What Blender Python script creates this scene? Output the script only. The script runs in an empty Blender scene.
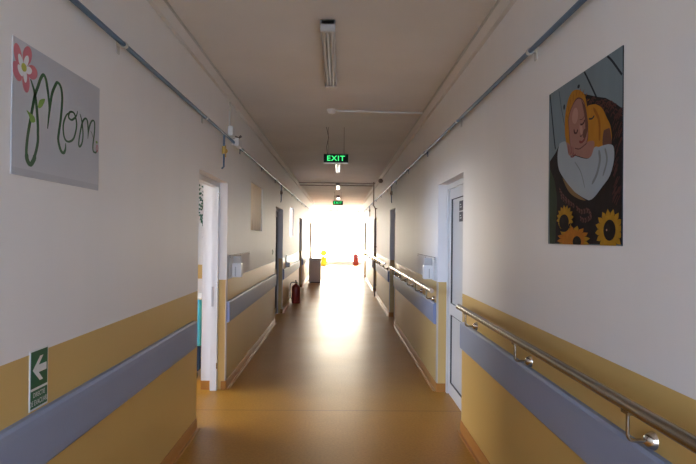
import bpy, bmesh, math, random
from mathutils import Vector, Matrix
random.seed(7)
PI = math.pi
scene = bpy.context.scene
C = scene.collection
HC = 3.0            # ceiling height
XL, XR = -1.13, 1.0 # corridor walls
YB, YE, YF = -3.0, 24.0, 31.4

# ------------------------------------------------------------ materials
def srgb(r, g, b):
    f = lambda c: c/255/12.92 if c/255 <= .04045 else ((c/255+.055)/1.055)**2.4
    return (f(r), f(g), f(b))

def mat(name, col, rough=.5, metal=0., var=.06, nscale=6., bump=0., bscale=40., emit=0., spec=.5, stretch=(1, 1, 1), coat=0.):
    m = bpy.data.materials.new(name); m.use_nodes = True
    nt = m.node_tree; b = nt.nodes['Principled BSDF']
    tc = nt.nodes.new('ShaderNodeTexCoord')
    mp = nt.nodes.new('ShaderNodeMapping'); mp.inputs['Scale'].default_value = stretch
    nt.links.new(tc.outputs['Object'], mp.inputs['Vector'])
    n = nt.nodes.new('ShaderNodeTexNoise'); n.inputs['Scale'].default_value = nscale; n.inputs['Detail'].default_value = 4
    nt.links.new(mp.outputs['Vector'], n.inputs['Vector'])
    r = nt.nodes.new('ShaderNodeMapRange')
    r.inputs['To Min'].default_value = 1-var; r.inputs['To Max'].default_value = 1+var
    nt.links.new(n.outputs['Fac'], r.inputs['Value'])
    mx = nt.nodes.new('ShaderNodeMix'); mx.data_type = 'RGBA'; mx.blend_type = 'MULTIPLY'; mx.inputs['Factor'].default_value = 1
    mx.inputs['A'].default_value = (*col, 1)
    nt.links.new(r.outputs['Result'], mx.inputs['B'])
    nt.links.new(mx.outputs['Result'], b.inputs['Base Color'])
    b.inputs['Roughness'].default_value = rough; b.inputs['Metallic'].default_value = metal
    b.inputs['Specular IOR Level'].default_value = spec
    b.inputs['Coat Weight'].default_value = coat
    if bump:
        n2 = nt.nodes.new('ShaderNodeTexNoise'); n2.inputs['Scale'].default_value = bscale
        nt.links.new(mp.outputs['Vector'], n2.inputs['Vector'])
        bp = nt.nodes.new('ShaderNodeBump'); bp.inputs['Strength'].default_value = bump; bp.inputs['Distance'].default_value = .01
        nt.links.new(n2.outputs['Fac'], bp.inputs['Height']); nt.links.new(bp.outputs['Normal'], b.inputs['Normal'])
    if emit:
        b.inputs['Emission Color'].default_value = (*col, 1); b.inputs['Emission Strength'].default_value = emit
    return m

def dado_mat(name, upper, lower, zsplit, zlow=-1., rough_u=.55, rough_l=.38):
    """painted wall: flat upper paint, enamel painted dado up to a height"""
    m = mat(name, upper, rough_u, var=.03, nscale=1.3, bump=.02, bscale=7., stretch=(1, 3.2, .35))
    nt = m.node_tree; b = nt.nodes['Principled BSDF']
    base = b.inputs['Base Color'].links[0].from_node
    g = nt.nodes.new('ShaderNodeNewGeometry'); s = nt.nodes.new('ShaderNodeSeparateXYZ')
    nt.links.new(g.outputs['Position'], s.inputs[0])
    lt = nt.nodes.new('ShaderNodeMath'); lt.operation = 'LESS_THAN'; lt.inputs[1].default_value = zsplit
    gt = nt.nodes.new('ShaderNodeMath'); gt.operation = 'GREATER_THAN'; gt.inputs[1].default_value = zlow
    mu = nt.nodes.new('ShaderNodeMath'); mu.operation = 'MULTIPLY'
    nt.links.new(s.outputs['Z'], lt.inputs[0]); nt.links.new(s.outputs['Z'], gt.inputs[0])
    nt.links.new(lt.outputs[0], mu.inputs[0]); nt.links.new(gt.outputs[0], mu.inputs[1])
    mc = nt.nodes.new('ShaderNodeMix'); mc.data_type = 'RGBA'
    mc.inputs['A'].default_value = (*upper, 1); mc.inputs['B'].default_value = (*lower, 1)
    nt.links.new(mu.outputs[0], mc.inputs['Factor'])
    nt.links.new(mc.outputs['Result'], base.inputs['A'])
    mr = nt.nodes.new('ShaderNodeMapRange'); mr.inputs['To Min'].default_value = rough_u; mr.inputs['To Max'].default_value = rough_l
    nt.links.new(mu.outputs[0], mr.inputs['Value']); nt.links.new(mr.outputs['Result'], b.inputs['Roughness'])
    return m

WHITE = (.80, .785, .765)
YEL = (.62, .42, .14)
M = {}
M['wall'] = dado_mat('wall_paint', WHITE, YEL, 1.105)
M['room_wall'] = dado_mat('room_paint', (.78, .77, .74), YEL, 1.09, .87)
M['ceiling'] = mat('ceiling_paint', (.76, .73, .69), .8, var=.13, nscale=1.1, bump=.05, bscale=2.5)
M['skirt'] = mat('skirting_linoleum', (.40, .17, .035), .45, var=.06, nscale=9, spec=.2)
M['band'] = mat('bumper_vinyl', (.27, .315, .43), .5, var=.03, nscale=4, bump=.04, bscale=60)
M['bandend'] = mat('bumper_endcap', (.20, .25, .42), .4)
M['steel'] = mat('brushed_steel', (.36, .32, .26), .27, 1., var=.05, nscale=30)
M['steel2'] = mat('polished_steel', (.62, .58, .52), .2, 1., var=.03)
M['pipe'] = mat('grey_blue_pipe_paint', (.085, .15, .24), .45, var=.12, nscale=5, spec=.42)
M['pipew'] = mat('pale_pipe_paint', (.55, .54, .50), .4, var=.06)
M['rust'] = mat('dark_pipe_paint', (.16, .11, .085), .45, var=.2, nscale=8)
M['brass'] = mat('yellow_brass', (.60, .40, .10), .35, .6, var=.1)
M['pvc'] = mat('white_plastic', (.70, .70, .68), .35, var=.03)
M['beige'] = mat('beige_laminate', (.74, .66, .55), .45, var=.03)
M['frame'] = mat('white_upvc', (.68, .68, .66), .3, var=.02)
M['doorp'] = mat('door_panel_laminate', (.62, .615, .59), .34, var=.03, nscale=2)
M['doord'] = mat('grey_door_laminate', (.44, .43, .40), .5, var=.05, nscale=2)
M['gasket'] = mat('dark_gasket', (.05, .05, .05), .6)
M['black'] = mat('black_plastic', (.02, .02, .022), .4)
M['guard'] = mat('corner_guard_vinyl', (.62, .56, .48), .3)
M['green'] = mat('sign_green', srgb(10, 95, 55), .4)
M['signw'] = mat('sign_white', (.72, .74, .72), .4, var=.02)
M['exitbody'] = mat('exit_sign_panel', (.002, .012, .007), .6, spec=.15)
M['exitlet'] = mat('exit_sign_letters_lit', (.035, .72, .17), .4, emit=1.2, var=0)
M['red'] = mat('extinguisher_red', (.26, .03, .022), .35, var=.04)
M['cart'] = mat('cyan_plastic', (.04, .36, .55), .35)
M['bag'] = mat('blue_bag_film', (.015, .05, .22), .25, bump=.5, bscale=25)
M['sheet'] = mat('splash_sheet_plastic', (.78, .765, .745), .7, spec=.15)
M['leaf'] = mat('ivy_green', (.015, .10, .05), .5, var=.3)
M['yellow'] = mat('bright_yellow_plastic', (.85, .75, .05), .4)
M['tube'] = mat('lamp_tube_glass', (.62, .62, .60), .15)
M['lampb'] = mat('lamp_housing', (.42, .42, .41), .38)
M['lampd'] = mat('lamp_diffuser', (.50, .50, .47), .2, var=.04)
M['ground'] = mat('outdoor_concrete', (.35, .35, .33), .9)
M['sill'] = mat('parapet_paint', (.86, .84, .74), .6)

# curtain: thin cloth that lets window light through
def curtain_mat():
    m = mat('curtain_cloth', (.84, .72, .57), .8, var=.3, nscale=6, stretch=(1, 7, .2))
    nt = m.node_tree; b = nt.nodes['Principled BSDF']
    t = nt.nodes.new('ShaderNodeBsdfTranslucent'); t.inputs['Color'].default_value = (.94, .80, .62, 1)
    ms = nt.nodes.new('ShaderNodeMixShader'); ms.inputs[0].default_value = .8
    nt.links.new(b.outputs[0], ms.inputs[1]); nt.links.new(t.outputs[0], ms.inputs[2])
    nt.links.new(ms.outputs[0], nt.nodes['Material Output'].inputs['Surface'])
    return m
M['curtain'] = curtain_mat()

def glass_mat(name, tint=(1, 1, 1), ior=1.45):
    m = bpy.data.materials.new(name); m.use_nodes = True; nt = m.node_tree
    nt.nodes.remove(nt.nodes['Principled BSDF'])
    g = nt.nodes.new('ShaderNodeBsdfGlossy'); g.inputs['Roughness'].default_value = .03
    t = nt.nodes.new('ShaderNodeBsdfTransparent'); t.inputs['Color'].default_value = (*tint, 1)
    f = nt.nodes.new('ShaderNodeFresnel'); f.inputs['IOR'].default_value = ior
    ms = nt.nodes.new('ShaderNodeMixShader')
    nt.links.new(f.outputs[0], ms.inputs[0]); nt.links.new(t.outputs[0], ms.inputs[1]); nt.links.new(g.outputs[0], ms.inputs[2])
    nt.links.new(ms.outputs[0], nt.nodes['Material Output'].inputs['Surface'])
    return m
M['glass'] = glass_mat('window_glass', (.95, .96, .96))
def frosted():
    m = mat('frosted_glass', (.85, .85, .83), .6)
    nt = m.node_tree; t = nt.nodes.new('ShaderNodeBsdfTranslucent'); t.inputs['Color'].default_value = (.9, .9, .9, 1)
    ms = nt.nodes.new('ShaderNodeMixShader'); ms.inputs[0].default_value = .75
    nt.links.new(nt.nodes['Principled BSDF'].outputs[0], ms.inputs[1]); nt.links.new(t.outputs[0], ms.inputs[2])
    nt.links.new(ms.outputs[0], nt.nodes['Material Output'].inputs['Surface'])
    return m
M['frosted'] = frosted()
M['acrylic'] = glass_mat('clear_acrylic', (.97, .965, .95), 1.08)

def floor_mat():
    m = mat('orange_linoleum', (.41, .172, .027), .27, var=.10, nscale=3.5, spec=.26)
    nt = m.node_tree; b = nt.nodes['Principled BSDF']
    base = b.inputs['Base Color'].links[0].from_node
    g = nt.nodes.new('ShaderNodeNewGeometry')
    # fine flecks of the sheet
    n = nt.nodes.new('ShaderNodeTexNoise'); n.inputs['Scale'].default_value = 55; n.inputs['Detail'].default_value = 3
    nt.links.new(g.outputs['Position'], n.inputs['Vector'])
    cr = nt.nodes.new('ShaderNodeMapRange'); cr.inputs['From Min'].default_value = .35; cr.inputs['From Max'].default_value = .7
    nt.links.new(n.outputs['Fac'], cr.inputs['Value'])
    mc = nt.nodes.new('ShaderNodeMix'); mc.data_type = 'RGBA'
    mc.inputs['A'].default_value = (.41, .20, .027, 1); mc.inputs['B'].default_value = (.33, .145, .017, 1)
    nt.links.new(cr.outputs[0], mc.inputs['Factor'])
    # welded seam across the corridor
    s = nt.nodes.new('ShaderNodeSeparateXYZ'); nt.links.new(g.outputs['Position'], s.inputs[0])
    a = nt.nodes.new('ShaderNodeMath'); a.operation = 'SUBTRACT'; a.inputs[1].default_value = 5.03
    ab = nt.nodes.new('ShaderNodeMath'); ab.operation = 'ABSOLUTE'
    lt = nt.nodes.new('ShaderNodeMath'); lt.operation = 'LESS_THAN'; lt.inputs[1].default_value = .008
    nt.links.new(s.outputs['Y'], a.inputs[0]); nt.links.new(a.outputs[0], ab.inputs[0]); nt.links.new(ab.outputs[0], lt.inputs[0])
    m2 = nt.nodes.new('ShaderNodeMix'); m2.data_type = 'RGBA'; m2.inputs['B'].default_value = (.22, .085, .015, 1)
    nt.links.new(lt.outputs[0], m2.inputs['Factor']); nt.links.new(mc.outputs['Result'], m2.inputs['A'])
    nt.links.new(m2.outputs['Result'], base.inputs['A'])
    # worn gloss
    n3 = nt.nodes.new('ShaderNodeTexNoise'); n3.inputs['Scale'].default_value = 1.1; n3.inputs['Detail'].default_value = 5
    nt.links.new(g.outputs['Position'], n3.inputs['Vector'])
    mr = nt.nodes.new('ShaderNodeMapRange'); mr.inputs['To Min'].default_value = .27; mr.inputs['To Max'].default_value = .42
    nt.links.new(n3.outputs['Fac'], mr.inputs['Value']); nt.links.new(mr.outputs[0], b.inputs['Roughness'])
    n4 = nt.nodes.new('ShaderNodeTexNoise'); n4.inputs['Scale'].default_value = 2.0; n4.inputs['Detail'].default_value = 2
    mp = nt.nodes.new('ShaderNodeMapping'); mp.inputs['Scale'].default_value = (.7, 1.6, 1)
    nt.links.new(g.outputs['Position'], mp.inputs[0]); nt.links.new(mp.outputs[0], n4.inputs['Vector'])
    bp = nt.nodes.new('ShaderNodeBump'); bp.inputs['Strength'].default_value = .035; bp.inputs['Distance'].default_value = .01
    nt.links.new(n4.outputs['Fac'], bp.inputs['Height']); nt.links.new(bp.outputs['Normal'], b.inputs['Normal'])
    return m
M['floor'] = floor_mat()

# ------------------------------------------------------------ mesh builder
class MB:
    def __init__(s): s.v = []; s.f = []; s.mi = []; s.sm = []; s.mats = []
    def m(s, mt):
        if mt is None: return 0
        if mt not in s.mats: s.mats.append(mt)
        return s.mats.index(mt)
    def add(s, vs, fs, mt=None, smooth=False):
        o = len(s.v); s.v += [tuple(v) for v in vs]; i = s.m(mt)
        for f in fs: s.f.append([o+k for k in f]); s.mi.append(i); s.sm.append(smooth)
        return s
    def box(s, x0, x1, y0, y1, z0, z1, mt=None):
        vs = [(x, y, z) for x in (x0, x1) for y in (y0, y1) for z in (z0, z1)]
        return s.add(vs, [(0, 1, 3, 2), (4, 6, 7, 5), (0, 4, 5, 1), (2, 3, 7, 6), (0, 2, 6, 4), (1, 5, 7, 3)], mt)
    def rbox(s, x0, x1, y0, y1, z0, z1, r=.005, mt=None, seg=2):
        bm = bmesh.new()
        bmesh.ops.create_cube(bm, size=1)
        for v in bm.verts:
            v.co = Vector(((x0+x1)/2+v.co.x*(x1-x0), (y0+y1)/2+v.co.y*(y1-y0), (z0+z1)/2+v.co.z*(z1-z0)))
        bmesh.ops.bevel(bm, geom=list(bm.edges), offset=r, segments=seg, profile=.5, affect='EDGES')
        bm.verts.index_update()
        s.add([v.co[:] for v in bm.verts], [[v.index for v in f.verts] for f in bm.faces], mt)
        bm.free(); return s
    def tube(s, pts, r, mt=None, n=12, cap=True):
        pts = [Vector(p) for p in pts]; rs = r if isinstance(r, (list, tuple)) else [r]*len(pts)
        vs = []; fs = []; prev = None
        for i, p in enumerate(pts):
            a = pts[max(i-1, 0)]; b = pts[min(i+1, len(pts)-1)]; d = (b-a).normalized()
            if prev is None:
                up = Vector((0, 0, 1)) if abs(d.z) < .9 else Vector((1, 0, 0))
                u = d.cross(up).normalized()
            else: u = (prev-d*prev.dot(d)).normalized()
            prev = u; w = d.cross(u)
            for k in range(n):
                t = 2*PI*k/n; vs.append(p+(u*math.cos(t)+w*math.sin(t))*rs[i])
        for i in range(len(pts)-1):
            for k in range(n): fs.append((i*n+k, i*n+(k+1) % n, (i+1)*n+(k+1) % n, (i+1)*n+k))
        s.add(vs, fs, mt, True)
        if cap:
            s.add(vs[:n], [tuple(reversed(range(n)))], mt); s.add(vs[-n:], [tuple(range(n))], mt)
        return s
    def lathe(s, prof, c, mt=None, n=24, axis='Z'):
        vs = []; fs = []
        for r, h in prof:
            for k in range(n):
                t = 2*PI*k/n; a, b = r*math.cos(t), r*math.sin(t)
                v = {'Z': (a, b, h), 'X': (h, a, b), 'Y': (b, h, a)}[axis]
                vs.append((c[0]+v[0], c[1]+v[1], c[2]+v[2]))
        for i in range(len(prof)-1):
            for k in range(n): fs.append((i*n+k, i*n+(k+1) % n, (i+1)*n+(k+1) % n, (i+1)*n+k))
        return s.add(vs, fs, mt, True)
    def prism(s, prof, y0, y1, mt=None, smooth=False):
        """profile of (x, z) pairs extruded along y"""
        n = len(prof)
        vs = [(x, y0, z) for x, z in prof]+[(x, y1, z) for x, z in prof]
        s.add(vs, [(i, (i+1) % n, n+(i+1) % n, n+i) for i in range(n)], mt, smooth)
        s.add(vs, [tuple(reversed(range(n))), tuple(range(n, 2*n))], mt)
        return s
    def poly(s, pts, mt=None): return s.add(pts, [tuple(range(len(pts)))], mt)
    def build(s, name, mt=None, parent=None, origin=None):
        me = bpy.data.meshes.new(name)
        if parent is not None:
            root = parent
            while root.parent: root = root.parent
            off = Vector(root.location)
        else: off = Vector(origin) if origin is not None else Vector((0, 0, 0))
        me.from_pydata([Vector(v)-off for v in s.v], [], s.f)
        for x in (s.mats if s.mats else [mt]): me.materials.append(x)
        for p, i, q in zip(me.polygons, s.mi, s.sm): p.material_index = i; p.use_smooth = q
        bm = bmesh.new(); bm.from_mesh(me); bmesh.ops.recalc_face_normals(bm, faces=bm.faces); bm.to_mesh(me); bm.free()
        o = bpy.data.objects.new(name, me); C.objects.link(o)
        if parent is not None: o.parent = parent
        else: o.location = off
        return o

def root(name, loc, label=None, cat=None, group=None, kind=None):
    o = bpy.data.objects.new(name, None); C.objects.link(o); o.location = loc; o.empty_display_size = .1
    return tag(o, label, cat, group, kind)
def tag(o, label=None, cat=None, group=None, kind=None):
    if label: o['label'] = label
    if cat: o['category'] = cat
    if group: o['group'] = group
    if kind: o['kind'] = kind
    return o
def struct(o, label=None): o['kind'] = 'structure'; return tag(o, label) if label else o

def text_mesh(body, height, sx=1.0, bold=0.0, spacing=1.0):
    """triangulated letters: list of verts (u,v) and faces, lower-left at 0,0, scaled to the height"""
    cu = bpy.data.curves.new('t', 'FONT'); cu.body = body; cu.size = 1; cu.offset = bold; cu.space_character = spacing
    ob = bpy.data.objects.new('t', cu); C.objects.link(ob)
    dg = bpy.context.evaluated_depsgraph_get(); me = bpy.data.meshes.new_from_object(ob.evaluated_get(dg))
    vs = [v.co[:2] for v in me.vertices]; fs = [list(p.vertices) for p in me.polygons]
    bpy.data.objects.remove(ob); bpy.data.meshes.remove(me); bpy.data.curves.remove(cu)
    x0 = min(v[0] for v in vs); y0 = min(v[1] for v in vs); hh = max(v[1] for v in vs)-y0
    k = height/hh
    return [((v[0]-x0)*k*sx, (v[1]-y0)*k) for v in vs], fs

# ------------------------------------------------------------ the shell
OPL = [(4.54, 5.70), (10.05, 11.35), (16.0, 17.2), (21.6, 22.9)]
OPR = [(4.52, 5.66), (9.98, 11.0), (14.85, 16.1), (20.7, 21.9)]
DH = 2.085
WL = [(7.2, 8.28, 1.62, 2.25), (12.95, 14.0, 1.55, 2.24)]
TH = .245

def wall_with(x0, x1, y0, y1, ops):
    mb = MB(); ys = y0
    for ya, yb, za, zb in sorted(ops):
        mb.box(x0, x1, ys, ya, 0, HC)
        if za > 0: mb.box(x0, x1, ya, yb, 0, za)
        mb.box(x0, x1, ya, yb, zb, HC)
        ys = yb
    mb.box(x0, x1, ys, y1, 0, HC)
    return mb
def cross_wall(y0, y1, x0, x1, ops):
    mb = MB(); xs = x0
    for xa, xb, za, zb in sorted(ops):
        mb.box(xs, xa, y0, y1, 0, HC)
        if za > 0: mb.box(xa, xb, y0, y1, 0, za)
        mb.box(xa, xb, y0, y1, zb, HC)
        xs = xb
    mb.box(xs, x1, y0, y1, 0, HC)
    return mb

struct(MB().box(-5.6, 3.6, YB-.2, YF+.2, -.12, 0).build('floor', M['floor']), 'glossy orange-brown linoleum floor running the length of the corridor')
struct(MB().box(-5.6, 3.6, YB-.2, YF+.2, HC, HC+.15).build('ceiling', M['ceiling']), 'flat off-white corridor ceiling')
struct(wall_with(XL-TH, XL, YB, YE, [(a, b, 0, DH) for a, b in OPL]+WL).build('wall_left', M['wall']), 'left corridor wall, white above a yellow dado')
struct(wall_with(XR, XR+TH, YB, YE, [(a, b, 0, DH) for a, b in OPR]).build('wall_right', M['wall']), 'right corridor wall, white above a yellow dado')
# behind the photographer: end wall with a window
WB = (-1.0, .86, .45, 2.75)
struct(cross_wall(YB-.2, YB, XL-TH, XR+TH, [WB]).build('wall_back', M['wall']))
# lobby at the far end
LX0, LX1 = -3.4, 3.3
struct(MB().box(LX0, XL-TH, YE-.2, YE, 0, HC).build('wall_lobby_left_return', M['wall']))
struct(MB().box(XR+TH, LX1, YE-.2, YE, 0, HC).build('wall_lobby_right_return', M['wall']))
struct(wall_with(LX0-.2, LX0, YE-.2, YF, [(25.2, 30.6, .8, 2.6)]).build('wall_lobby_left', M['wall']))
struct(wall_with(LX1, LX1+.2, YE-.2, YF, [(25.2, 30.6, .8, 2.6)]).build('wall_lobby_right', M['wall']))
FW = (-3.2, 3.1, .14, 2.985)
struct(cross_wall(YF, YF+.2, LX0-.2, LX1+.2, [FW]).build('wall_far', M['sill']), 'low sill wall under the bright end window')
# room beyond the first left doorway, with its own window
RX = -5.4
struct(wall_with(RX-.2, RX, 1.8, 9.1, [(2.4, 7.2, .8, 2.4)]).build('wall_room_outer', M['room_wall']))
struct(MB().box(RX, XL-TH, 8.9, 9.1, 0, HC).build('wall_room_end', M['room_wall']), 'white wall with a yellow stripe in the room beyond the left doorway')
struct(MB().box(RX, XL-TH, 1.8, 2.0, 0, HC).build('wall_room_near', M['room_wall']))

# windows: frames plus panes
def window_x(name, y0, y1, x0, x1, z0, z1, nx, nz=1, w=.05, d=.06, gm='glass', label=None):
    """window in a wall that runs across (normal along y)"""
    r = struct(root(name, ((x0+x1)/2, (y0+y1)/2, z0)), label)
    ym = (y0+y1)/2
    f = MB()
    f.box(x0, x1, ym-d/2, ym+d/2, z0, z0+w).box(x0, x1, ym-d/2, ym+d/2, z1-w, z1)
    for i in range(nx+1):
        x = x0+(x1-x0)*i/nx; a = min(max(x-w/2, x0), x1-w); f.box(a, a+w, ym-d/2, ym+d/2, z0+w, z1-w)
    for k in range(1, nz):
        z = z0+(z1-z0)*k/nz
        for i in range(nx):
            xa = x0+(x1-x0)*i/nx+w; xb = x0+(x1-x0)*(i+1)/nx-w; f.box(xa, xb, ym-d/2, ym+d/2, z-w/2, z+w/2)
    f.build('window_frame', M['frame'], r)
    MB().box(x0+.01, x1-.01, ym-.003, ym+.003, z0+.01, z1-.01).build('pane', M[gm], r)
    return r
def window_y(name, x0, x1, y0, y1, z0, z1, ny, w=.05, d=.06, gm='glass', label=None):
    r = struct(root(name, ((x0+x1)/2, (y0+y1)/2, z0)), label); xm = (x0+x1)/2; f = MB()
    f.box(xm-d/2, xm+d/2, y0, y1, z0, z0+w).box(xm-d/2, xm+d/2, y0, y1, z1-w, z1)
    for i in range(ny+1):
        y = y0+(y1-y0)*i/ny; a = min(max(y-w/2, y0), y1-w); f.box(xm-d/2, xm+d/2, a, a+w, z0+w, z1-w)
    f.build('window_frame', M['frame'], r)
    MB().box(xm-.003, xm+.003, y0+.01, y1-.01, z0+.01, z1-.01).build('pane', M[gm], r)
    return r
window_x('window_1', YF, YF+.2, *FW, 5, label='wide bright glazed window closing the far end of the corridor')
window_x('window_2', YB-.2, YB, *WB, 2)
window_y('window_3', XL-.15, XL-.09, *WL[0], 1, w=.02, d=.03, label='high internal window in the left wall with a tan curtain drawn across it')
window_y('window_4', XL-.075, XL-.005, *WL[1], 1, w=.02, d=.03, gm='frosted', label='narrow blazing white window high in the left wall')
window_y('added_window_5', LX0-.2, LX0, 25.2, 30.6, .8, 2.6, 4)  # unseen lobby side window, added so daylight reaches the far sill wall
window_y('added_window_6', LX1, LX1+.2, 25.2, 30.6, .8, 2.6, 4)  # its unseen counterpart on the right, likewise added to brighten the sill wall
window_y('window_7', RX-.2, RX, 2.4, 7.2, .8, 2.4, 5)

# curtain hung behind the first high window
cm = MB(); N = 60; vs = []
for i in range(N+1):
    y = 7.205+1.07*i/N
    for z in (1.63, 2.245): vs.append((XL-.028+.018*math.sin(i*1.35)+.004*math.sin(i*.5), y, z))
cm.add(vs, [(2*i, 2*i+1, 2*i+3, 2*i+2) for i in range(N)], M['curtain'], True)
cur = cm.build('curtain', M['curtain'], origin=(XL-.035, 7.7, 1.63))
tag(cur, 'tan pleated curtain drawn across the high window in the left wall', 'curtain')
sol = cur.modifiers.new('s', 'SOLIDIFY'); sol.thickness = .002

# coved skirting -------------------------------------------------
def skirt(mb, x, sgn, ya, yb, h=.085):
    pr = [(0, 0), (0, h), (.003, h+.002), (.007, h), (.008, .010), (.012, .003), (.022, .002), (.025, .008), (.032, .008), (.035, .002), (.036, 0)]
    mb.prism([(x+sgn*a, z) for a, z in pr], ya, yb, smooth=True)
def gaps(ops, y0, y1):
    out = []; y = y0
    for a, b in ops: out.append((y, a)); y = b
    out.append((y, y1)); return out
bl, br = MB(), MB()
for a, b in gaps(OPL, YB, YE): skirt(bl, XL, 1, a, b)
for a, b in gaps(OPR, YB, YE): skirt(br, XR, -1, a, b)
for (a, b) in OPL:   # skirting returns on the far reveals
    bl.box(XL-TH, XL-.16, b-.012, b, 0, .09); bl.box(XL-.045, XL, b-.012, b, 0, .085)
for (a, b) in OPR: br.box(XR, XR+.085, b-.012, b, 0, .085)
struct(bl.build('baseboard_left', M['skirt']), 'orange-brown coved skirting along the left wall')
struct(br.build('baseboard_right', M['skirt']), 'orange-brown coved skirting along the right wall')

# corner guards on the far corner of each opening
n = 1
for ops, x, s in ((OPL, XL, 1), (OPR, XR, -1)):
    for (a, b) in ops[:3]:
        t = MB().box(min(x, x+s*.003), max(x, x+s*.003), b-.003, b+.045, .09, 1.10)
        t.box(min(x-s*.010, x+s*.003), max(x-s*.010, x+s*.003), b-.003, b, .09, 1.10)
        struct(t.build('trim_%d' % n, M['guard'])); n += 1

# ------------------------------------------------------------ doors
def door(name, side, ya, yb, leaf, pm, leafon=True, sign=False, label=None):
    """door set in a recess; side -1 left wall, 1 right wall"""
    x = XL if side < 0 else XR
    r = struct(root(name, (x+side*.13, (ya+yb)/2, 0)), label)
    xa, xb = sorted((x+side*.09, x+side*.15)); w = .05; g = .0
    if side < 0: xa, xb = XL-.145, XL-.08
    fr = MB()
    fr.box(xa, xb, ya, ya+w, 0, DH).box(xa, xb, yb-w, yb, 0, DH).box(xa, xb, ya+w, yb-w, DH-w, DH)
    fr.build('door_frame', M['frame'], r)
    if not leafon:
        MB().box(XL-TH, XL-.146, yb-.006, yb, .09, DH).build('door_lining', M['frame'], r)
        st = MB().rbox(xa+.006, xa+.028, yb-w-.004, yb-w+.001, .84, 1.04, .001).build('strike_plate', M['lampb'], r)
        hg = MB()
        for z in (1.95, 1.05, .25): hg.tube([(xb+.002, yb-w-.006, z-.03), (xb+.002, yb-w-.006, z+.03)], .006)
        hg.build('hinge', M['steel'], r)
        return r
    xi = x+side*.105; xo = x+side*.145
    l0, l1 = sorted((xi, xo))
    y0, y1 = ya+w+.004, yb-w-.004
    lf = MB()   # stiles and rails
    s_ = .10
    lf.box(l0, l1, y0, y0+s_, .008, DH-w-.004).box(l0, l1, y1-s_, y1, .008, DH-w-.004)
    for za, zb in ((.008, .13), (.80, .91), (DH-w-.104, DH-w-.004)): lf.box(l0, l1, y0+s_, y1-s_, za, zb)
    lo = lf.build('door_leaf', leaf, r)
    pn = MB().box(l0+.012, l1-.012, y0+s_, y1-s_, .13, .80).box(l0+.012, l1-.012, y0+s_, y1-s_, .91, DH-w-.104)
    pn.build('panel', pm, lo)
    gk = MB()
    xg0, xg1 = sorted((xi-side*.002, xi+side*.012))
    for za, zb in ((.13, .80), (.91, DH-w-.104)):
        gk.box(xg0, xg1, y0+s_, y0+s_+.005, za, zb).box(xg0, xg1, y1-s_-.005, y1-s_, za, zb)
        gk.box(xg0, xg1, y0+s_, y1-s_, za, za+.005).box(xg0, xg1, y0+s_, y1-s_, zb-.005, zb)
    gk.box(xg0+.003, xg1, y1, y1+.005, .01, DH-w)
    gk.build('glazing_bead', M['gasket'], lo)
    hx = xi-side*.05; hy = y0+.05
    h = MB().rbox(*sorted((xi, xi-side*.008)), hy-.02, hy+.02, .92, 1.12, .003)
    h.tube([(xi, hy, 1.05), (hx, hy, 1.05), (hx, hy+.12, 1.05)], .009)
    h.build('door_handle', M['steel2'], lo)
    if sign:
        for zz in (1.845, 1.745):
            sp = MB().rbox(*sorted((xi-side*.004, xi)), 4.96, 5.14, zz-.044, zz+.044, .001, M['black'])
            x2 = xi-side*.005
            for q, ww in ((-.012, .07), (.012, .05)):
                sp.box(*sorted((x2, x2+side*.001)), 5.11-ww, 5.11, zz+q-.004, zz+q+.004, M['signw'])
            sp.build('door_plaque', None, lo)['label'] = 'small dark door plaque with pale lines'
    return r
door('door_1', -1, *OPL[0], None, None, leafon=False, label='white frame of the open doorway on the left')
door('door_2', 1, *OPR[0], M['frame'], M['doorp'], sign=True, label='white panelled door with dark plaques on the right')
door('door_3', -1, *OPL[1], M['doord'], M['doord'])
door('door_4', 1, *OPR[1], M['doord'], M['doord'])
door('door_5', -1, *OPL[2], M['doord'], M['doord'])
door('door_6', 1, *OPR[2], M['doord'], M['doord'])
door('door_7', -1, *OPL[3], M['doord'], M['doord'])
door('door_8', 1, *OPR[3], M['doord'], M['doord'])

# ------------------------------------------------------------ bumper rails on the walls
SEGL = [(-2.6, 4.40), (5.71, 9.98), (11.40, 15.9), (17.3, 21.5)]
SEGR = [(-2.6, 4.45), (5.71, 9.92), (11.05, 14.78), (16.2, 20.6)]
NL = ['nearest lilac-grey bumper band on the left wall, under the arrow sign',
      'lilac-grey bumper band on the left wall just past the open doorway',
      'bumper band on the left wall between the dark door and the fire extinguisher',
      'farthest bumper band on the left wall, past the white cabinet']
NR = ['nearest lilac-grey bumper band on the right wall, below the steel handrail',
      'lilac-grey bumper band on the right wall just past the white door',
      'third bumper band along the right wall, before the dark vertical pipe',
      'farthest bumper band on the right wall, beyond the dark vertical pipe']
def bumper(x, s, ya, yb, label, z0=.672, z1=.886):
    r = root('bumper_rail', (x, (ya+yb)/2, z0), label, 'bumper rail')
    pr = [(0, z0), (.020, z0), (.030, z0+.012), (.032, z0+.04), (.032, z1-.04), (.030, z1-.012), (.020, z1), (0, z1)]
    MB().prism([(x+s*a, z) for a, z in pr], ya+.006, yb-.006).build('bumper_panel', M['band'], r)
    for y, d in ((ya, .006), (yb-.006, .006)):
        MB().prism([(x+s*a*1.04, z) for a, z in pr], y, y+d).build('end_cap', M['bandend'], r)
for (a, b), l in zip(SEGL, NL): bumper(XL, 1, a, b, l)
for (a, b), l in zip(SEGR, NR): bumper(XR, -1, a, b, l)

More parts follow.
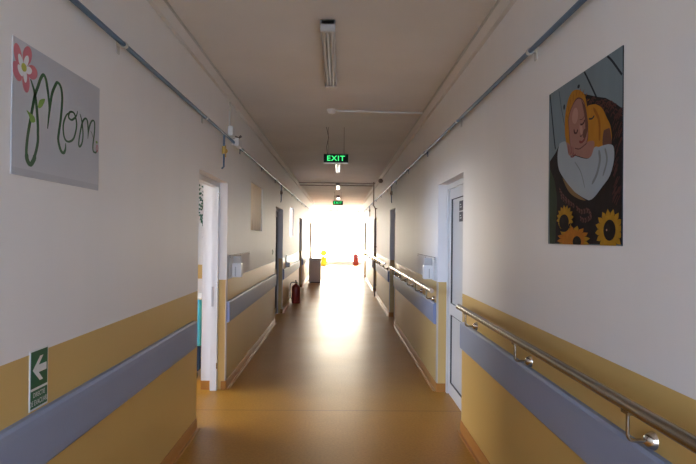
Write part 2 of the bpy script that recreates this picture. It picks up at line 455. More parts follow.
# ------------------------------------------------------------ handrails
RXc = XR-.082; RZ = 1.028
def handrail(ya, yb, ys, label):
    r = root('handrail', (RXc, (ya+yb)/2, RZ-.12), label, 'handrail', 'steel handrails along the right wall')
    MB().tube([(RXc, ya, RZ), (RXc, yb, RZ)], .0205, n=20).build('rail', M['steel'], r)
    for yc in (ya, yb):
        MB().tube([(RXc, yc-.004, RZ), (RXc, yc+.004, RZ)], .0222, n=20).build('end_cap', M['steel2'], r)
    for y in ys:
        b = MB(); pts = [(XR-.004, y, .917), (RXc+.02, y, .917)]
        for k in range(1, 6):
            t = PI/2*k/5; pts.append((RXc+.02-.02*math.sin(t), y, .917+.02*(1-math.cos(t))))
        pts += [(RXc, y, RZ-.022)]
        b.tube(pts, .0062, n=10)
        b.box(RXc-.012, RXc+.012, y-.022, y+.022, RZ-.026, RZ-.017)
        bo = b.build('bracket', M['steel'], r)
        MB().lathe([(0, -.030), (.010, -.029), (.018, -.024), (.024, -.015), (.028, -.006), (.030, 0)], (XR, y, .917), axis='X', n=24).build('rosette', M['steel2'], bo)
handrail(-2.5, 4.28, (-1.5, .6, 1.765, 2.90, 4.04), 'long brushed steel handrail nearest on the right wall')
handrail(5.52, 9.86, (5.85, 6.7, 7.5, 8.3, 9.1, 9.65), 'steel handrail on the right wall just past the white door')
handrail(11.1, 14.65, (11.35, 12.5, 13.6, 14.45), 'steel handrail on the right wall, ending at the dark vertical pipe')
handrail(16.2, 20.5, (16.5, 17.8, 19.1, 20.3), 'farthest steel handrail on the right wall, in the glare')

# ------------------------------------------------------------ pipes, trunking
def gas_pipe(side, label, drops):
    x = (XL+.035) if side < 0 else (XR-.035)
    s = 1 if side < 0 else -1
    z = 2.515
    r = root('wall_pipe', (x, 10, z), label, 'pipe')
    MB().tube([(x, -2.95, z-.02), (x, 6, z), (x, 23.9, z+.05)], .0125, n=14).build('pipe_run', M['pipe'], r)
    for y in [1.1+1.75*i for i in range(-2, 13)]:
        zz = z-.02+.02*(y+2.95)/8.95 if y < 6 else z+.05*(y-6)/17.9
        c = MB().tube([(x, y-.012, zz), (x, y+.012, zz)], .0175)
        c.box(*sorted((x-s*.01, x-s*.035)), y-.010, y+.010, zz-.006, zz+.006)
        c.rbox(*sorted((x-s*.029, x-s*.035)), y-.018, y+.018, zz-.045, zz+.02, .002)
        c.build('pipe_clip', M['pipew'] if y < 5 else M['pipe'], r)
    for y in drops:
        zz = z+.05*(max(y-6, 0))/17.9 - (.02*(6-y)/8.95 if y < 6 else 0)
        d = MB().tube([(x, y, zz), (x, y, zz-.13)], .010)
        d.tube([(x, y, zz-.17), (x, y, zz-.31), (x-s*.0, y-.07, zz-.335)], .009)
        d.build('drop_pipe', M['pipe'], r)
        v = MB().tube([(x, y, zz-.12), (x, y, zz-.19)], .019)
        v.lathe([(0, 0), (.016, 0), (.016, .03), (.024, .032), (.024, .045), (0, .047)], (x, y+.02, zz-.155), axis='Y', n=14)
        vm = M['brass'] if y < 8 else M['rust']; vb = v.build('valve', vm, r)
        MB().rbox(x-.008, x+.008, y+.055, y+.066, zz-.215, zz-.10, .003).build('valve_lever', vm, vb)
gas_pipe(-1, 'grey-blue pipe running high along the left wall with a yellow valve drop', (5.32, 10.6))
gas_pipe(1, 'grey-blue pipe running high along the right wall', (10.4, 17.8))

def trunking(x, s, label):
    r = root('cable_trunking', (x, 10, HC-.09), label, 'trunking')
    MB().prism([(x, HC), (x+s*.05, HC), (x+s*.05, HC-.028), (x+s*.03, HC-.09), (x, HC-.09)], YB+.02, YE).build('trunking_body', M['ceiling'], r)
    MB().prism([(x+s*.050, HC-.003), (x+s*.054, HC-.003), (x+s*.054, HC-.026), (x+s*.050, HC-.026)], YB+.02, YE).build('trunking_lid', M['pipew'], r)
trunking(XL, 1, 'long boxed trunking in the corner of ceiling and left wall')
trunking(XR, -1, 'long boxed trunking in the corner of ceiling and right wall')

# junction boxes on the left wall with a vertical conduit
r = root('junction_box', (XL, 5.85, 2.50), 'white junction boxes with vertical conduit beside the valve on the left pipe', 'junction box')
MB().rbox(XL, XL+.05, 5.68, 5.80, 2.56, 2.66, .006).build('upper_box', M['pvc'], r)
MB().rbox(XL+.045, XL+.09, 5.80, 5.98, 2.475, 2.56, .006).rbox(XL, XL+.05, 5.84, 5.94, 2.49, 2.55, .002).build('lower_box', M['pvc'], r)
MB().box(XL, XL+.014, 5.725, 5.75, 2.66, HC-.088).build('conduit', M['pipew'], r)
MB().tube([(XL+.035, 5.80, 2.58), (XL+.075, 5.90, 2.575), (XL+.085, 5.97, 2.60), (XL+.06, 6.06, 2.63), (XL+.03, 6.06, 2.59), (XL+.05, 5.97, 2.54)], .007, n=8).build('cable', M['black'], r)

# small round detector with a conduit run to the right wall
r = root('smoke_detector', (-.10, 6.40, HC-.05), 'small round white detector on the ceiling, joined to a conduit', 'detector')
MB().lathe([(0, HC-.048), (.028, HC-.046), (.046, HC-.03), (.050, HC-.012), (.055, HC-.010), (.055, HC)], (-.10, 6.40, 0), n=28).build('detector_head', M['pvc'], r)
tag(MB().tube([(-.045, 6.40, HC-.012), (.45, 6.43, HC-.012), (XR-.052, 6.46, HC-.014)], .011, n=10).build('ceiling_conduit', M['pipew'], origin=(.4, 6.43, HC-.012)),
    'thin pale conduit crossing the ceiling from the round detector to the right wall', 'conduit')
# bars crossing the ceiling farther on
tag(MB().tube([(XL+.056, 15.2, HC-.06), (XR-.056, 15.2, HC-.06)], .010).tube([(XL+.056, 14.8, HC-.03), (XR-.056, 14.8, HC-.03)], .008).build('crossing_pipe', M['rust'], origin=(0, 15, HC-.06)),
    'dark pipe pair crossing under the ceiling beyond the first EXIT sign', 'pipe')
r = root('vertical_pipe', (XR-.05, 14.72, 0), 'dark vertical pipe down the right wall from ceiling to floor', 'pipe')
MB().tube([(XR-.10, 14.72, HC-.002), (XR-.10, 14.72, 2.66), (XR-.10, 14.72, 2.38), (XR-.05, 14.72, 2.30), (XR-.05, 14.72, 0)], .014, n=12).build('pipe_run', M['rust'], r)
for z in (2.3, 1.3, .3):
    MB().tube([(XR-.05, 14.72, z-.015), (XR-.05, 14.72, z+.015)], .021).box(XR-.05, XR, 14.71, 14.73, z-.008, z+.008).build('pipe_clamp', M['rust'], r)
r = root('alarm_siren', (XR-.05, 12.9, HC-.2), 'small dark round siren below the trunking on the right', 'siren')
MB().lathe([(0, -.06), (.03, -.055), (.05, -.02), (.055, .02), (.03, .05), (0, .052)], (XR-.055, 12.9, HC-.15), axis='Y', n=20).build('siren_horn', M['rust'], r)
MB().box(XR-.03, XR, 12.88, 12.92, HC-.16, HC-.14).build('mount', M['rust'], r)

# ------------------------------------------------------------ ceiling lamps
LL = ['grey twin-tube ceiling lamp nearest the camera', 'second ceiling lamp, showing just behind the nearer EXIT sign',
      'third ceiling lamp, at the dark crossing pipes', 'fourth ceiling lamp, just above the far EXIT sign']
def lamp(y, label, L=1.42, x=-.09):
    r = root('ceiling_lamp', (x, y+L/2, HC-.1), label, 'lamp', 'tube lamps along the middle of the ceiling')
    body = MB().rbox(x-.05, x+.05, y, y+L, HC-.045, HC-.004, .008)
    body.rbox(x-.052, x+.052, y, y+.045, HC-.085, HC-.004, .008).rbox(x-.052, x+.052, y+L-.045, y+L, HC-.085, HC-.004, .008)
    body.build('housing', M['lampb'], r)
    MB().prism([(x-.008, HC-.046), (x+.008, HC-.046), (x+.004, HC-.078), (x-.004, HC-.078)], y+.045, y+L-.045).build('reflector', M['pvc'], r)
    for d in (-.026, .026):
        MB().tube([(x+d, y+.04, HC-.066), (x+d, y+L-.04, HC-.066)], .013, n=14).build('tube', M['tube'], r)
for y, l in zip((3.72, 10.6, 15.0, 19.6), LL): lamp(y, l, x=-.09 if y < 5 else -.04)

# ------------------------------------------------------------ EXIT signs
def exit_sign(y, label, cx=-.050, z0=2.532, w=.325, h=.112):
    r = root('exit_sign', (cx, y, z0), label, 'sign')
    MB().rbox(cx-w/2, cx+w/2, y-.012, y+.012, z0, z0+h, .003).build('sign_panel', M['exitbody'], r)
    MB().box(cx-w/2-.004, cx+w/2+.004, y-.018, y+.018, z0-.012, z0).build('lamp_strip', M['lampb'], r)
    vs, fs = text_mesh('EXIT', h*.60, sx=1.12, bold=.012, spacing=1.12)
    W = max(v[0] for v in vs)
    mb = MB().add([(cx-W/2+u, y-.0135, z0+h*.20+v) for u, v in vs], fs, M['exitlet'])
    mb.build('lettering', M['exitlet'], r)
    for d in (-.105, .105):
        MB().tube([(cx+d, y, z0+h), (cx+d, y, HC)], .003, n=6).build('suspension_rod', M['rust'], r)
    MB().tube([(cx-.115, y, z0+h), (cx-.125, y, z0+h+.1), (cx-.10, y, z0+h+.22), (cx-.13, y, HC)], .004, n=6).build('cable', M['black'], r)
exit_sign(7.42, 'nearer green EXIT sign hanging on rods from the ceiling')
exit_sign(18.0, 'small far green EXIT sign at the edge of the bright end', cx=-.045, z0=2.58, h=.125)

# ------------------------------------------------------------ posters
def catmull(p, k=6):
    out = []; q = [p[0]]+list(p)+[p[-1]]
    for i in range(1, len(q)-2):
        for j in range(k):
            t = j/k; a, b, c, d = q[i-1], q[i], q[i+1], q[i+2]
            out.append(tuple(.5*((2*b[e])+(-a[e]+c[e])*t+(2*a[e]-5*b[e]+4*c[e]-d[e])*t*t+(-a[e]+3*b[e]-3*c[e]+d[e])*t**3) for e in (0, 1)))
    out.append(tuple(p[-1])); return out
class Print:
    """flat printed artwork on a thin board fixed to a wall; u to the reader's right, v up, in mm"""
    def __init__(s, x, side, y_origin, z_origin, W, H, base, edge):
        s.x, s.sd, s.y0, s.z0, s.W, s.H = x, side, y_origin, z_origin, W, H; s.k = 0; s.mb = MB()
        a = x-side*.003; b = x+side*.004; ys = sorted((s.P(0, 0)[1], s.P(W, 0)[1]))
        s.mb.box(min(a, b), max(a, b), ys[0], ys[1], z_origin, z_origin+H/1000, edge)
        s.rect(0, 0, W, H, base)
    def P(s, u, v):
        u = min(max(u, 0), s.W); v = min(max(v, 0), s.H)
        y = s.y0+u/1000 if s.sd > 0 else s.y0-u/1000
        return (s.x+s.sd*(.0042+.000012*s.k), y, s.z0+v/1000)
    def poly(s, pts, m): s.k += 1; s.mb.poly([s.P(*p) for p in pts], m)
    def rect(s, a, b, c, d, m): s.poly([(a, b), (c, b), (c, d), (a, d)], m)
    def smooth(s, pts, m):
        q = list(pts)+[pts[0], pts[1], pts[2]]; c = catmull(q, 5); c = c[5:-10]; s.poly(c, m)
    def ell(s, cx, cy, rx, ry, m, n=20, rot=0.):
        s.poly([(cx+rx*math.cos(t)*math.cos(rot)-ry*math.sin(t)*math.sin(rot), cy+rx*math.cos(t)*math.sin(rot)+ry*math.sin(t)*math.cos(rot)) for t in [2*PI*i/n for i in range(n)]], m)
    def stroke(s, pts, w, m, k=6, taper=True):
        s.k += 1; c = catmull(pts, k); n = len(c); L = []; R = []
        for i, p in enumerate(c):
            a = c[max(i-1, 0)]; b = c[min(i+1, n-1)]; dx, dy = b[0]-a[0], b[1]-a[1]; l = math.hypot(dx, dy) or 1
            hw = w/2*(.75+.45*abs(dy)/l)
            if taper: hw *= min(1, .35+3*min(i, n-1-i)/n*2)
            L.append((p[0]-dy/l*hw, p[1]+dx/l*hw)); R.append((p[0]+dy/l*hw, p[1]-dx/l*hw))
        vs = [s.P(*q) for q in L+R]
        s.mb.add(vs, [(i, i+1, n+i+1, n+i) for i in range(n-1)], m)

pg = mat('print_grey_ground', (.50, .52, .56), .3, var=.03, nscale=3)
pe = mat('print_edge', (.45, .46, .48), .5)
pgreen = mat('print_dark_green', (.020, .10, .032), .35); pleaf = mat('print_leaf_green', (.21, .38, .07), .35)
ppink = mat('print_pink', (.62, .18, .22), .35); pwh = mat('print_white', (.78, .80, .82), .35); pyg = mat('print_yellow_green', (.52, .55, .08), .35)
pb = mat('print_lower_strip', (.44, .46, .50), .3)
MOM = {'M': [(111, 356), (122, 342), (141, 311), (156, 257), (165, 200), (166, 173), (166, 135), (147, 83), (118, 48), (100, 60), (91, 89), (97, 141), (113, 204), (141, 301), (159, 338), (180, 378), (200, 397), (217, 385), (227, 361), (238, 325), (245, 272), (235, 200)], 'M2': [(235, 200), (245, 262), (262, 336), (286, 378), (306, 397), (333, 385), (345, 341), (336, 261), (323, 205), (318, 171), (337, 135), (360, 125), (377, 141), (379, 168)], 'O': [(479, 322), (467, 298), (429, 274), (400, 280), (412, 303), (448, 306), (470, 276), (469, 243), (446, 198), (403, 178), (371, 185), (357, 217), (360, 249), (382, 284), (412, 303)], 'm': [(502, 315), (521, 286), (533, 232), (524, 192), (503, 174), (494, 187), (505, 231), (525, 282), (552, 306), (574, 299), (582, 260), (581, 221)], 'm2': [(581, 221), (588, 261), (608, 299), (633, 314), (648, 302), (646, 257), (634, 206), (637, 176), (664, 172), (680, 185)], 'LA': [(162, 270), (173, 294), (213, 309), (197, 280), (174, 264)], 'LB': [(89, 239), (135, 228), (147, 209), (118, 201), (104, 221)]}
P = Print(XL, 1, 1.943, 1.755, 697, 476, pg, pe)
P.rect(0, 0, 697, 26, pb)
for cx, cy, rx, ry, a in ((30, 418, 24, 40, .35), (88, 434, 27, 38, -.5), (122, 384, 26, 36, -1.35), (82, 338, 24, 38, .1), (26, 360, 26, 36, .7)):
    P.ell(cx, cy, rx, ry, ppink, rot=a)
for cx, cy, rx, ry, a in ((46, 403, 13, 24, .5), (82, 413, 13, 24, -.5), (98, 384, 14, 22, -1.3), (76, 358, 12, 24, .1), (46, 369, 13, 22, .8)):
    P.ell(cx, cy, rx, ry, pwh, rot=a)
P.ell(68, 386, 17, 15, pyg)
for k in ('M', 'M2'): P.stroke(MOM[k], 14.5, pgreen)
for k in ('O', 'm', 'm2'): P.stroke(MOM[k], 10.5, pgreen)
P.stroke([(91, 89), (97, 62), (118, 47), (140, 66), (150, 88)], 20, pgreen)
for k in ('LA', 'LB'): P.smooth(MOM[k], pleaf)
P.stroke([(672, 178), (668, 192), (676, 208), (686, 200), (684, 182), (672, 174)], 5, ppink)
P.ell(672, 221, 11, 6, pleaf)
P.stroke([(608, 262), (622, 250), (630, 236)], 4, pgreen)
po = P.mb.build('mom_poster', None, origin=(XL, 2.29, 1.755))
tag(po, 'pale grey poster with Mom in green script and a pink flower, left wall', 'poster')

BABY = {'line1': [(19, 713), (74, 497), (91, 443)], 'line2': [(391, 715), (447, 649), (509, 573)], 'line3': [(588, 715), (627, 684), (699, 613)], 'basket': [(373, 621), (397, 612), (507, 574), (571, 554), (627, 526), (699, 486), (712, 5), (22, 2), (14, 390), (84, 420), (137, 456), (214, 421), (356, 524)], 'green': [(15, 356), (66, 304), (104, 208), (94, 93), (84, 1), (22, 0)], 'garment': [(412, 552), (422, 559), (457, 556), (496, 547), (545, 521), (583, 476), (613, 436), (616, 373), (537, 371), (433, 379), (395, 434)], 'arm': [(560, 435), (600, 436), (615, 410), (616, 370), (553, 376)], 'bonnet': [(214, 430), (195, 482), (194, 563), (221, 625), (268, 656), (327, 649), (384, 618), (409, 575), (428, 513), (432, 439), (414, 398)], 'face': [(244, 479), (233, 537), (256, 578), (309, 610), (360, 600), (391, 569), (416, 505), (421, 463), (418, 426), (382, 397), (305, 396), (259, 422)], 'faceshade': [(360, 600), (391, 569), (416, 505), (421, 463), (404, 448), (394, 516), (374, 569)], 'eye1': [(351, 500), (366, 495), (385, 499), (394, 509)], 'eye2': [(289, 491), (297, 474), (317, 470), (327, 483)], 'nose': [(337, 490), (371, 463), (367, 451), (332, 457)], 'mouth': [(343, 430), (367, 422), (400, 431)], 'blanket': [(137, 456), (169, 457), (210, 447), (239, 389), (306, 374), (431, 346), (482, 382), (520, 378), (561, 378), (607, 374), (637, 358), (639, 310), (608, 257), (547, 221), (489, 190), (448, 179), (413, 184), (326, 213), (269, 240), (169, 303), (123, 349), (112, 410)], 'fold1': [(520, 366), (529, 326), (504, 275), (462, 240)], 'fold2': [(569, 366), (586, 318), (554, 262)], 'hands': [(210, 446), (236, 389), (306, 377), (431, 347), (473, 373), (477, 408), (396, 413), (318, 394), (256, 427)], 'tan': [(172, 297), (270, 240), (331, 210), (408, 180), (332, 193), (239, 230)], 'braid1': [(141, 245), (185, 213), (256, 180), (310, 160)], 'braid2': [(323, 154), (373, 136), (434, 138), (457, 112), (398, 100), (349, 115)], 'braid3': [(156, 215), (214, 188), (283, 167)]}
def pm(n, r, g, b, var=.12, ns=14, st=(1, 1, 1)): return mat('photo_'+n, srgb(r, g, b), .75, var=var, nscale=ns, stretch=st, spec=.12)
q = {'plank': pm('plank', 114, 127, 133, .18, 9, (1, 1, .3)), 'dark': pm('dark', 34, 27, 26, .5, 25), 'line': pm('line', 38, 44, 50), 'brown': pm('brown', 74, 44, 40, .4, 60),
     'green': pm('foliage', 52, 60, 45, .4, 20), 'must': pm('mustard', 168, 112, 32, .2, 40, (1, 1, .4)), 'must2': pm('mustard_shade', 140, 86, 25, .25, 40), 'skin': pm('skin', 150, 108, 95, .08), 'skin2': pm('skin_shadow', 98, 64, 55, .1),
     'lid': pm('eyelid', 70, 42, 38), 'lip': pm('lip', 118, 58, 52), 'nose': pm('nose', 172, 130, 116), 'blank': pm('blanket', 152, 160, 165, .07, 8), 'fold': pm('fold', 118, 124, 124), 'tan': pm('tan', 128, 100, 66),
     'petal': pm('petal', 165, 122, 28, .3, 30), 'petal2': pm('petal_orange', 172, 104, 26, .3, 30), 'disc': pm('disc', 26, 18, 20, .3, 60), 'mauve': pm('mauve', 105, 70, 68)}
P = Print(XR, -1, 2.660, 1.528, 696, 710, q['plank'], q['line'])
for k in ('line1', 'line2', 'line3'): P.stroke([(u-8, v-6) for u, v in BABY[k]], 9, q['line'], taper=False)
P.stroke([(120, 700), (150, 610), (190, 520)], 3, q['line'])
P.ell(330, 662, 12, 8, q['line']); P.ell(180, 610, 9, 12, q['line'])
P.poly(BABY['basket'], q['dark'])
P.smooth(BABY['green'], q['green'])
for i in range(46):                      # woven rim twigs of the basket
    t = i/45; u = 400+290*t; v = 600-105*t+random.uniform(-40, 8)
    P.stroke([(u-16, v-8), (u, v+random.uniform(0, 9)), (u+18, v-5)], 6, q['brown'], k=3)
for i in range(40):
    u = random.uniform(640, 690); v = random.uniform(150, 470); P.stroke([(u-14, v-14), (u, v+3), (u+12, v+14)], 5, q['brown'], k=3)
P.smooth(BABY['garment'], q['must'])
P.stroke([(470, 540), (520, 480), (525, 400)], 14, q['must2']); P.stroke([(430, 505), (460, 500), (480, 508)], 8, q['line'])
P.smooth(BABY['arm'], q['skin2'])
P.smooth(BABY['bonnet'], q['must'])
for i in range(9):
    a = .5+i*.28; P.stroke([(325+128*math.cos(a), 520+132*math.sin(a)), (325+108*math.cos(a+.1), 520+105*math.sin(a+.1))], 5, q['must2'], k=3)
P.smooth([(u+(u-325)*.05, v+(v-500)*.05) for u, v in BABY['face']], q['skin2'])
P.smooth(BABY['face'], q['skin']); P.smooth(BABY['faceshade'], q['skin2'])
P.ell(360, 478, 13, 26, q['nose'], rot=.35); P.ell(300, 545, 30, 34, q['nose'])
P.stroke(BABY['eye1'], 9, q['lid']); P.stroke(BABY['eye2'], 9, q['lid'])
P.stroke([(345, 520), (372, 516), (392, 526)], 4, q['skin2']); P.stroke([(350, 452), (362, 447), (374, 453)], 5, q['lid'])
P.stroke(BABY['mouth'], 12, q['lip']); P.ell(395, 452, 18, 20, q['skin2'])
P.smooth(BABY['blanket'], q['blank'])
P.stroke(BABY['fold1'], 14, q['fold']); P.stroke(BABY['fold2'], 10, q['fold']); P.stroke([(300, 350), (360, 300), (400, 230)], 5, q['fold'])
P.smooth(BABY['hands'], q['skin'])
for i in range(4): P.stroke([(240+i*14, 432-i*5), (232+i*17, 410-i*6), (240+i*19, 392-i*5)], 4, q['lip'], k=4)
P.stroke([(300, 408), (350, 398), (420, 412)], 6, q['skin2']); P.stroke([(255, 378), (285, 374), (310, 382)], 7, q['lip'])
P.smooth(BABY['tan'], q['tan'])
for k in ('braid1', 'braid2', 'braid3'):
    c = catmull(BABY[k], 5)
    for i in range(0, len(c)-2, 1):
        u, v = c[i]; P.stroke([(u-9, v+10), (u+3, v), (u-3, v-11)], 6, q['mauve'] if i % 2 else q['brown'], k=3)
def sunflower(cx, cy, rx, ry, dx, dy, drx, dry, m):
    for i in range(16):
        a = 2*PI*i/16+.1; ca, sa = math.cos(a), math.sin(a)
        P.poly([(cx+rx*.45*math.cos(a-.30), cy+ry*.45*math.sin(a-.30)), (cx+rx*.86*math.cos(a-.17), cy+ry*.86*math.sin(a-.17)), (cx+rx*ca*1.06, cy+ry*sa*1.06),
                (cx+rx*.86*math.cos(a+.17), cy+ry*.86*math.sin(a+.17)), (cx+rx*.45*math.cos(a+.30), cy+ry*.45*math.sin(a+.30))], m if i % 3 else q['petal'])
    P.ell(cx, cy, rx*.74, ry*.74, m); P.ell(dx, dy, drx, dry, q['disc'])
    P.ell(dx-drx*.2, dy+dry*.2, drx*.35, dry*.4, q['dark'])
sunflower(284, 20, 160, 58, 328, 12, 42, 24, q['petal2'])
sunflower(201, 112, 88, 58, 192, 98, 54, 34, q['petal'])
P.stroke([(118, 96), (150, 66), (215, 62), (262, 90)], 14, q['disc'])
sunflower(608, 56, 106, 76, 611, 57, 47, 39, q['petal'])
P.ell(590, 58, 5, 4, q['nose'])
po = P.mb.build('baby_photo_poster', None, origin=(XR, 2.31, 1.528))
tag(po, 'photo poster of a sleeping baby in mustard bonnet with sunflowers, right wall', 'poster')

# evacuation sign
r = root('evacuation_sign', (XL, 2.145, .90), 'green and white arrow sign above the bumper band on the left wall', 'sign')
sy0, sy1, sz0, sz1 = 2.082, 2.212, .893, 1.118
MB().rbox(XL, XL+.003, sy0, sy1, sz0, sz1, .001).build('sign_plate', M['signw'], r)
g = MB(); xg = XL+.0036
g.poly([(xg, sy0+.006, .975), (xg, sy1-.006, .975), (xg, sy1-.006, sz1-.006), (xg, sy0+.006, sz1-.006)], M['green'])
g.poly([(xg, sy0+.006, sz0+.008), (xg, sy1-.006, sz0+.008), (xg, sy1-.006, .966), (xg, sy0+.006, .966)], M['green'])
g.build('green_field', M['green'], r)
a = MB(); xa = XL+.0042; cy, cz = (sy0+sy1)/2, 1.043
arrow = [(-.048, 0), (.002, .046), (.026, .046), (-.006, .014), (.050, .014), (.050, -.014), (-.006, -.014), (.026, -.046), (.002, -.046)]
a.poly([(xa, cy+u, cz+v) for u, v in arrow])
ao = a.build('arrow', M['signw'], r); bm = bmesh.new(); bm.from_mesh(ao.data); bmesh.ops.triangulate(bm, faces=bm.faces); bm.to_mesh(ao.data); bm.free()
tm = MB()
for txt, zz, hh, sx in (('DIRECTIE', .940, .018, .80), ('DE EVACUARE', .910, .020, .72)):
    vs, fs = text_mesh(txt, hh, sx=sx, bold=.01); W = max(v[0] for v in vs)
    tm.add([(xa, cy-W/2+u, zz+v) for u, v in vs], fs)
tm.build('lettering', M['signw'], r)

# ------------------------------------------------------------ dispensers, splash panels, switch
def dispenser(side, y, label, label2):
    x = XL if side < 0 else XR; s = -side
    X = lambda a, b: sorted((x+s*a, x+s*b))
    r = root('splash_panel', (x, y+.55, 1.11), label2, 'panel')
    MB().box(*X(.006, .010), y-.12, y+1.15, 1.115, 1.345).build('sheet', M['sheet'], r)
    e = MB().box(*X(.003, .012), y-.12, y+1.15, 1.345, 1.350)
    for yy in (y-.09, y+.5, y+1.10): e.tube([(x, yy, 1.33), (x+s*.014, yy, 1.33)], .006)
    e.build('edge_strip', M['rust'], r)
    r = root('soap_dispenser', (x, y, 1.12), label, 'dispenser')
    MB().rbox(*X(.011, .105), y, y+.10, 1.115, 1.262, .006).build('cover', M['pvc'], r)
    MB().rbox(*X(.040, .052), y-.003, y+.003, 1.125, 1.225, .001).build('slot', M['lampb'], r)
    MB().rbox(*X(.018, .094), y+.012, y+.09, 1.26, 1.335, .008).build('refill_bottle', M['frosted'], r)
    MB().tube([(x+s*.045, y+.05, 1.262), (x+s*.045, y+.05, 1.30)], .012).box(*X(.035, .075), y+.03, y+.06, 1.30, 1.308).build('pump', M['pvc'], r)
dispenser(-1, 5.93, 'white soap dispenser on the left wall just past the open doorway', 'pale thin splash sheet behind the dispenser on the left wall')
dispenser(1, 5.90, 'white soap dispenser on the right wall just past the white door', 'pale thin splash sheet behind the dispenser on the right wall')
r = root('light_switch', (XL, 9.62, 1.27), 'small white light switch on the left wall before the first dark door', 'switch')
MB().rbox(XL, XL+.012, 9.58, 9.66, 1.235, 1.325, .002).build('switch_plate', M['pvc'], r)
MB().rbox(XL+.01, XL+.018, 9.60, 9.64, 1.255, 1.305, .002).build('rocker', M['signw'], r)
r = root('wall_box', (XL, 12.15, .95), 'small white box with short upstand on the left wall above its bumper band', 'box')
MB().rbox(XL, XL+.09, 12.0, 12.12, .89, .99, .008).build('box_body', M['pvc'], r)
MB().rbox(XL, XL+.02, 12.03, 12.09, .99, 1.15, .004).build('upstand', M['pvc'], r)

# ------------------------------------------------------------ extinguishers
def extinguisher(x, y, label, rad=.085, h=.54, hose=-1):
    r = root('fire_extinguisher', (x, y, 0), label, 'fire extinguisher')
    k = h/.54
    b = MB().lathe([(0, .004), (rad*.9, .004), (rad, .02), (rad, .34*k), (rad*.93, .385*k), (rad*.65, .42*k), (rad*.28, .44*k), (rad*.28, .455*k), (0, .455*k)], (x, y, 0), n=28)
    b.build('cylinder', M['red'], r)
    MB().lathe([(rad*.3, .45*k), (rad*.34, .46*k), (rad*.34, .49*k), (0, .495*k)], (x, y, 0), n=16).build('valve', M['steel2'], r)
    hd = MB().box(x-.012, x+.012, y-.11, y+.02, .492*k, .502*k)
    hd.add([(x-.012, y-.10, .515*k), (x+.012, y-.10, .515*k), (x+.012, y+.01, .498*k), (x-.012, y+.01, .498*k), (x-.012, y-.115, .54*k), (x+.012, y-.115, .54*k), (x+.012, y+.01, .506*k), (x-.012, y+.01, .506*k)],
           [(0, 1, 2, 3), (4, 7, 6, 5), (0, 4, 5, 1), (1, 5, 6, 2), (2, 6, 7, 3), (3, 7, 4, 0)])
    hd.build('lever', M['black'], r)
    pts = [(x+hose*.02, y, .475*k), (x+hose*.09, y, .48*k), (x+hose*(rad+.035), y, .42*k), (x+hose*(rad+.035), y, .2*k), (x+hose*(rad+.012), y, .10*k)]
    MB().tube(catmull3(pts), .009, n=8).build('hose', M['black'], r)
def catmull3(p, k=5):
    out = []; q_ = [p[0]]+list(p)+[p[-1]]
    for i in range(1, len(q_)-2):
        for j in range(k):
            t = j/k; a, b, c, d = q_[i-1], q_[i], q_[i+1], q_[i+2]
            out.append(tuple(.5*((2*b[e])+(-a[e]+c[e])*t+(2*a[e]-5*b[e]+4*c[e]-d[e])*t*t+(-a[e]+3*b[e]-3*c[e]+d[e])*t**3) for e in range(3)))
    out.append(tuple(p[-1])); return out
extinguisher(-.985, 13.1, 'dark red fire extinguisher on the floor against the left wall', rad=.10)
extinguisher(.94, 30.9, 'bright red fire extinguisher on the floor at the far bright end', rad=.15, h=.78)

# white cabinet standing out from the left wall, far down
r = root('low_cabinet', (-.80, 19.1, 0), 'plain white box cabinet on the floor at the left, far down the corridor', 'cabinet')
MB().rbox(-1.0, -.60, 18.9, 19.3, .03, .80, .006).build('carcass', M['beige'], r)
MB().rbox(-1.01, -.59, 18.88, 19.31, .80, .825, .004).build('cabinet_top', M['pvc'], r)
MB().rbox(-.985, -.615, 18.884, 18.902, .05, .78, .003).build('front_panel', M['beige'], r)
MB().box(-.98, -.62, 18.92, 19.28, 0, .03).build('plinth', M['black'], r)

# yellow pedal bin at the far end, lid raised
bx, by = -.83, 30.6
r = root('pedal_bin', (bx, by, 0), 'bright yellow bin with round raised lid at the far bright end', 'bin')
MB().lathe([(0, .01), (.15, .01), (.165, .05), (.19, .42), (.20, .43), (.18, .43), (.15, .06), (0, .05)], (bx, by, 0), n=28).build('bucket', M['yellow'], r)
MB().lathe([(0, -.02), (.12, -.018), (.17, 0), (.17, .012), (0, .012)], (bx, by+.20, .66), axis='Y', n=28).tube([(bx, by+.19, .40), (bx, by+.215, .52)], .012).build('lid', M['yellow'], r)
MB().rbox(bx-.10, bx+.04, by-.06, by+.06, .40, .47, .01).build('inner_handle', M['black'], r)

# ------------------------------------------------------------ inside the left room
r = root('service_cart', (-1.75, 6.30, 0), 'cyan plastic cart glimpsed through the open left doorway', 'cart')
MB().rbox(-2.00, -1.47, 6.06, 6.55, .36, .86, .02).build('cart_body', M['cart'], r)
bg = MB().rbox(-1.97, -1.49, 6.09, 6.52, .07, .37, .05, seg=3).build('hanging_bag', M['bag'], r); bg['label'] = 'dark blue bag'
MB().rbox(-2.0, -1.47, 6.06, 6.55, .86, .885, .008).build('cart_top', M['frame'], r)
for x in (-1.94, -1.53):
    for y in (6.12, 6.49): MB().lathe([(.0, -.012), (.03, -.012), (.035, 0), (.03, .012), (0, .012)], (x, y, .036), axis='X', n=14).build('wheel', M['black'], r)
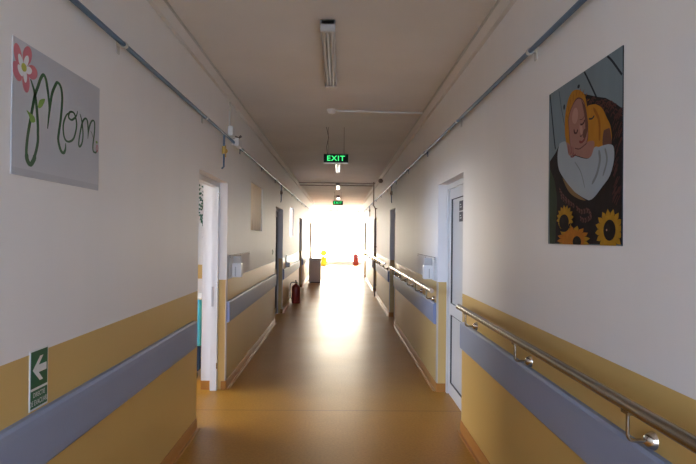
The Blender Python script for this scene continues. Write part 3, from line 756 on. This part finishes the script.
# ivy hanging on the far wall of that room
iv = MB(); random.seed(3)
stem = [(-2.12+.02*math.sin(i*.9), 8.84, 2.28-i*.045) for i in range(14)]
iv.tube(stem, .006, M['leaf'], n=6)
iv.tube([(-2.12, 8.84, 1.70), (-2.10, 8.85, 1.62), (-2.14, 8.85, 1.52)], .003, M['leaf'], n=5)
for i in range(90):
    t = random.random(); k = int(t*12); p = Vector(stem[k]); w = .11*math.sin(PI*min(1, .18+t*.82))+.02
    c = p+Vector((random.uniform(-w, w), random.uniform(-.07, .03), random.uniform(-.04, .04)))
    a = random.uniform(0, 2*PI); l = random.uniform(.03, .05); d = Vector((math.cos(a), random.uniform(-.4, .2), math.sin(a)-.4)).normalized(); e = d.cross(Vector((0, 1, .2))).normalized()
    if (c+d*l).y > 8.895: c.y -= .05
    iv.add([c, c+d*l*.4+e*l*.45, c+d*l*1.1, c+d*l*.4-e*l*.45], [(0, 1, 2, 3)], M['leaf'])
tag(iv.build('hanging_ivy', None, origin=(-2.17, 8.84, 1.7)), 'dark green hanging ivy seen through the open left doorway', 'plant')

# outside
struct(MB().box(-60, 60, -60, 90, -3.6, -3.5).build('ground', M['ground']))

# ------------------------------------------------------------ camera
f_px = 562.0; yaw = math.radians(.9176); pit = math.radians(.5097); ro = math.radians(.6)
Fv = Vector((math.sin(yaw)*math.cos(pit), math.cos(yaw)*math.cos(pit), math.sin(pit)))
Rv = Vector((math.cos(yaw), -math.sin(yaw), 0)); Uv = Rv.cross(Fv)
R2 = Rv*math.cos(ro)+Uv*math.sin(ro); U2 = -Rv*math.sin(ro)+Uv*math.cos(ro)
cam = bpy.data.cameras.new('camera'); co = bpy.data.objects.new('camera', cam); C.objects.link(co)
m3 = Matrix((R2, U2, -Fv)).transposed()
co.matrix_world = Matrix.Translation((0, 0, 1.55)) @ m3.to_4x4()
cam.sensor_width = 36; cam.lens = f_px/696*36; cam.clip_start = .05; cam.clip_end = 300
scene.camera = co

# ------------------------------------------------------------ light: sky, brighter and warmer on the sunny side
w = bpy.data.worlds.new('sky'); scene.world = w; w.use_nodes = True; nt = w.node_tree
bgn = nt.nodes['Background']
tc = nt.nodes.new('ShaderNodeTexCoord'); s = nt.nodes.new('ShaderNodeSeparateXYZ'); nt.links.new(tc.outputs['Generated'], s.inputs[0])
mr = nt.nodes.new('ShaderNodeMapRange'); mr.interpolation_type = 'SMOOTHSTEP'
mr.inputs['From Min'].default_value = -.3; mr.inputs['From Max'].default_value = .8
nt.links.new(s.outputs['Y'], mr.inputs['Value'])
SKY_B, SKY_F = 16.5, 34.0
mx = nt.nodes.new('ShaderNodeMix'); mx.data_type = 'RGBA'
mx.inputs['A'].default_value = (.69*SKY_B, .86*SKY_B, 1.24*SKY_B, 1); mx.inputs['B'].default_value = (1.0*SKY_F, .87*SKY_F, .70*SKY_F, 1)
nt.links.new(mr.outputs['Result'], mx.inputs['Factor']); nt.links.new(mx.outputs['Result'], bgn.inputs['Color']); bgn.inputs['Strength'].default_value = 1

def portal(name, loc, rot, sx, sy):
    l = bpy.data.lights.new(name, 'AREA'); l.shape = 'RECTANGLE'; l.size = sx; l.size_y = sy; l.cycles.is_portal = True
    o = bpy.data.objects.new(name, l); C.objects.link(o); o.location = loc; o.rotation_euler = rot
portal('portal_far', ((FW[0]+FW[1])/2, YF+.15, (FW[2]+FW[3])/2), (-PI/2, 0, 0), FW[1]-FW[0], FW[3]-FW[2])
portal('portal_back', ((WB[0]+WB[1])/2, YB-.15, (WB[2]+WB[3])/2), (PI/2, 0, 0), WB[1]-WB[0], WB[3]-WB[2])
portal('portal_room', (RX-.15, 4.8, 1.6), (0, -PI/2, 0), 1.6, 4.8)
portal('portal_lobby_left', (LX0-.15, 27.9, 1.7), (0, -PI/2, 0), 1.8, 5.4)
portal('portal_lobby_right', (LX1+.15, 27.9, 1.7), (0, PI/2, 0), 1.8, 5.4)
portal('portal_high', (XL-TH-.02, 13.475, 1.9), (0, -PI/2, 0), .69, 1.05)

scene.view_settings.view_transform = 'Standard'; scene.view_settings.look = 'None'
scene.view_settings.gamma = 1; scene.view_settings.use_curve_mapping = False
scene.view_settings.exposure = 0.47
scene.render.engine = 'CYCLES'
cy = scene.cycles
cy.use_denoising = True; cy.max_bounces = 14; cy.diffuse_bounces = 10; cy.glossy_bounces = 6; cy.transparent_max_bounces = 12
cy.sample_clamp_indirect = 8; cy.caustics_reflective = False; cy.caustics_refractive = False; cy.blur_glossy = 1.0
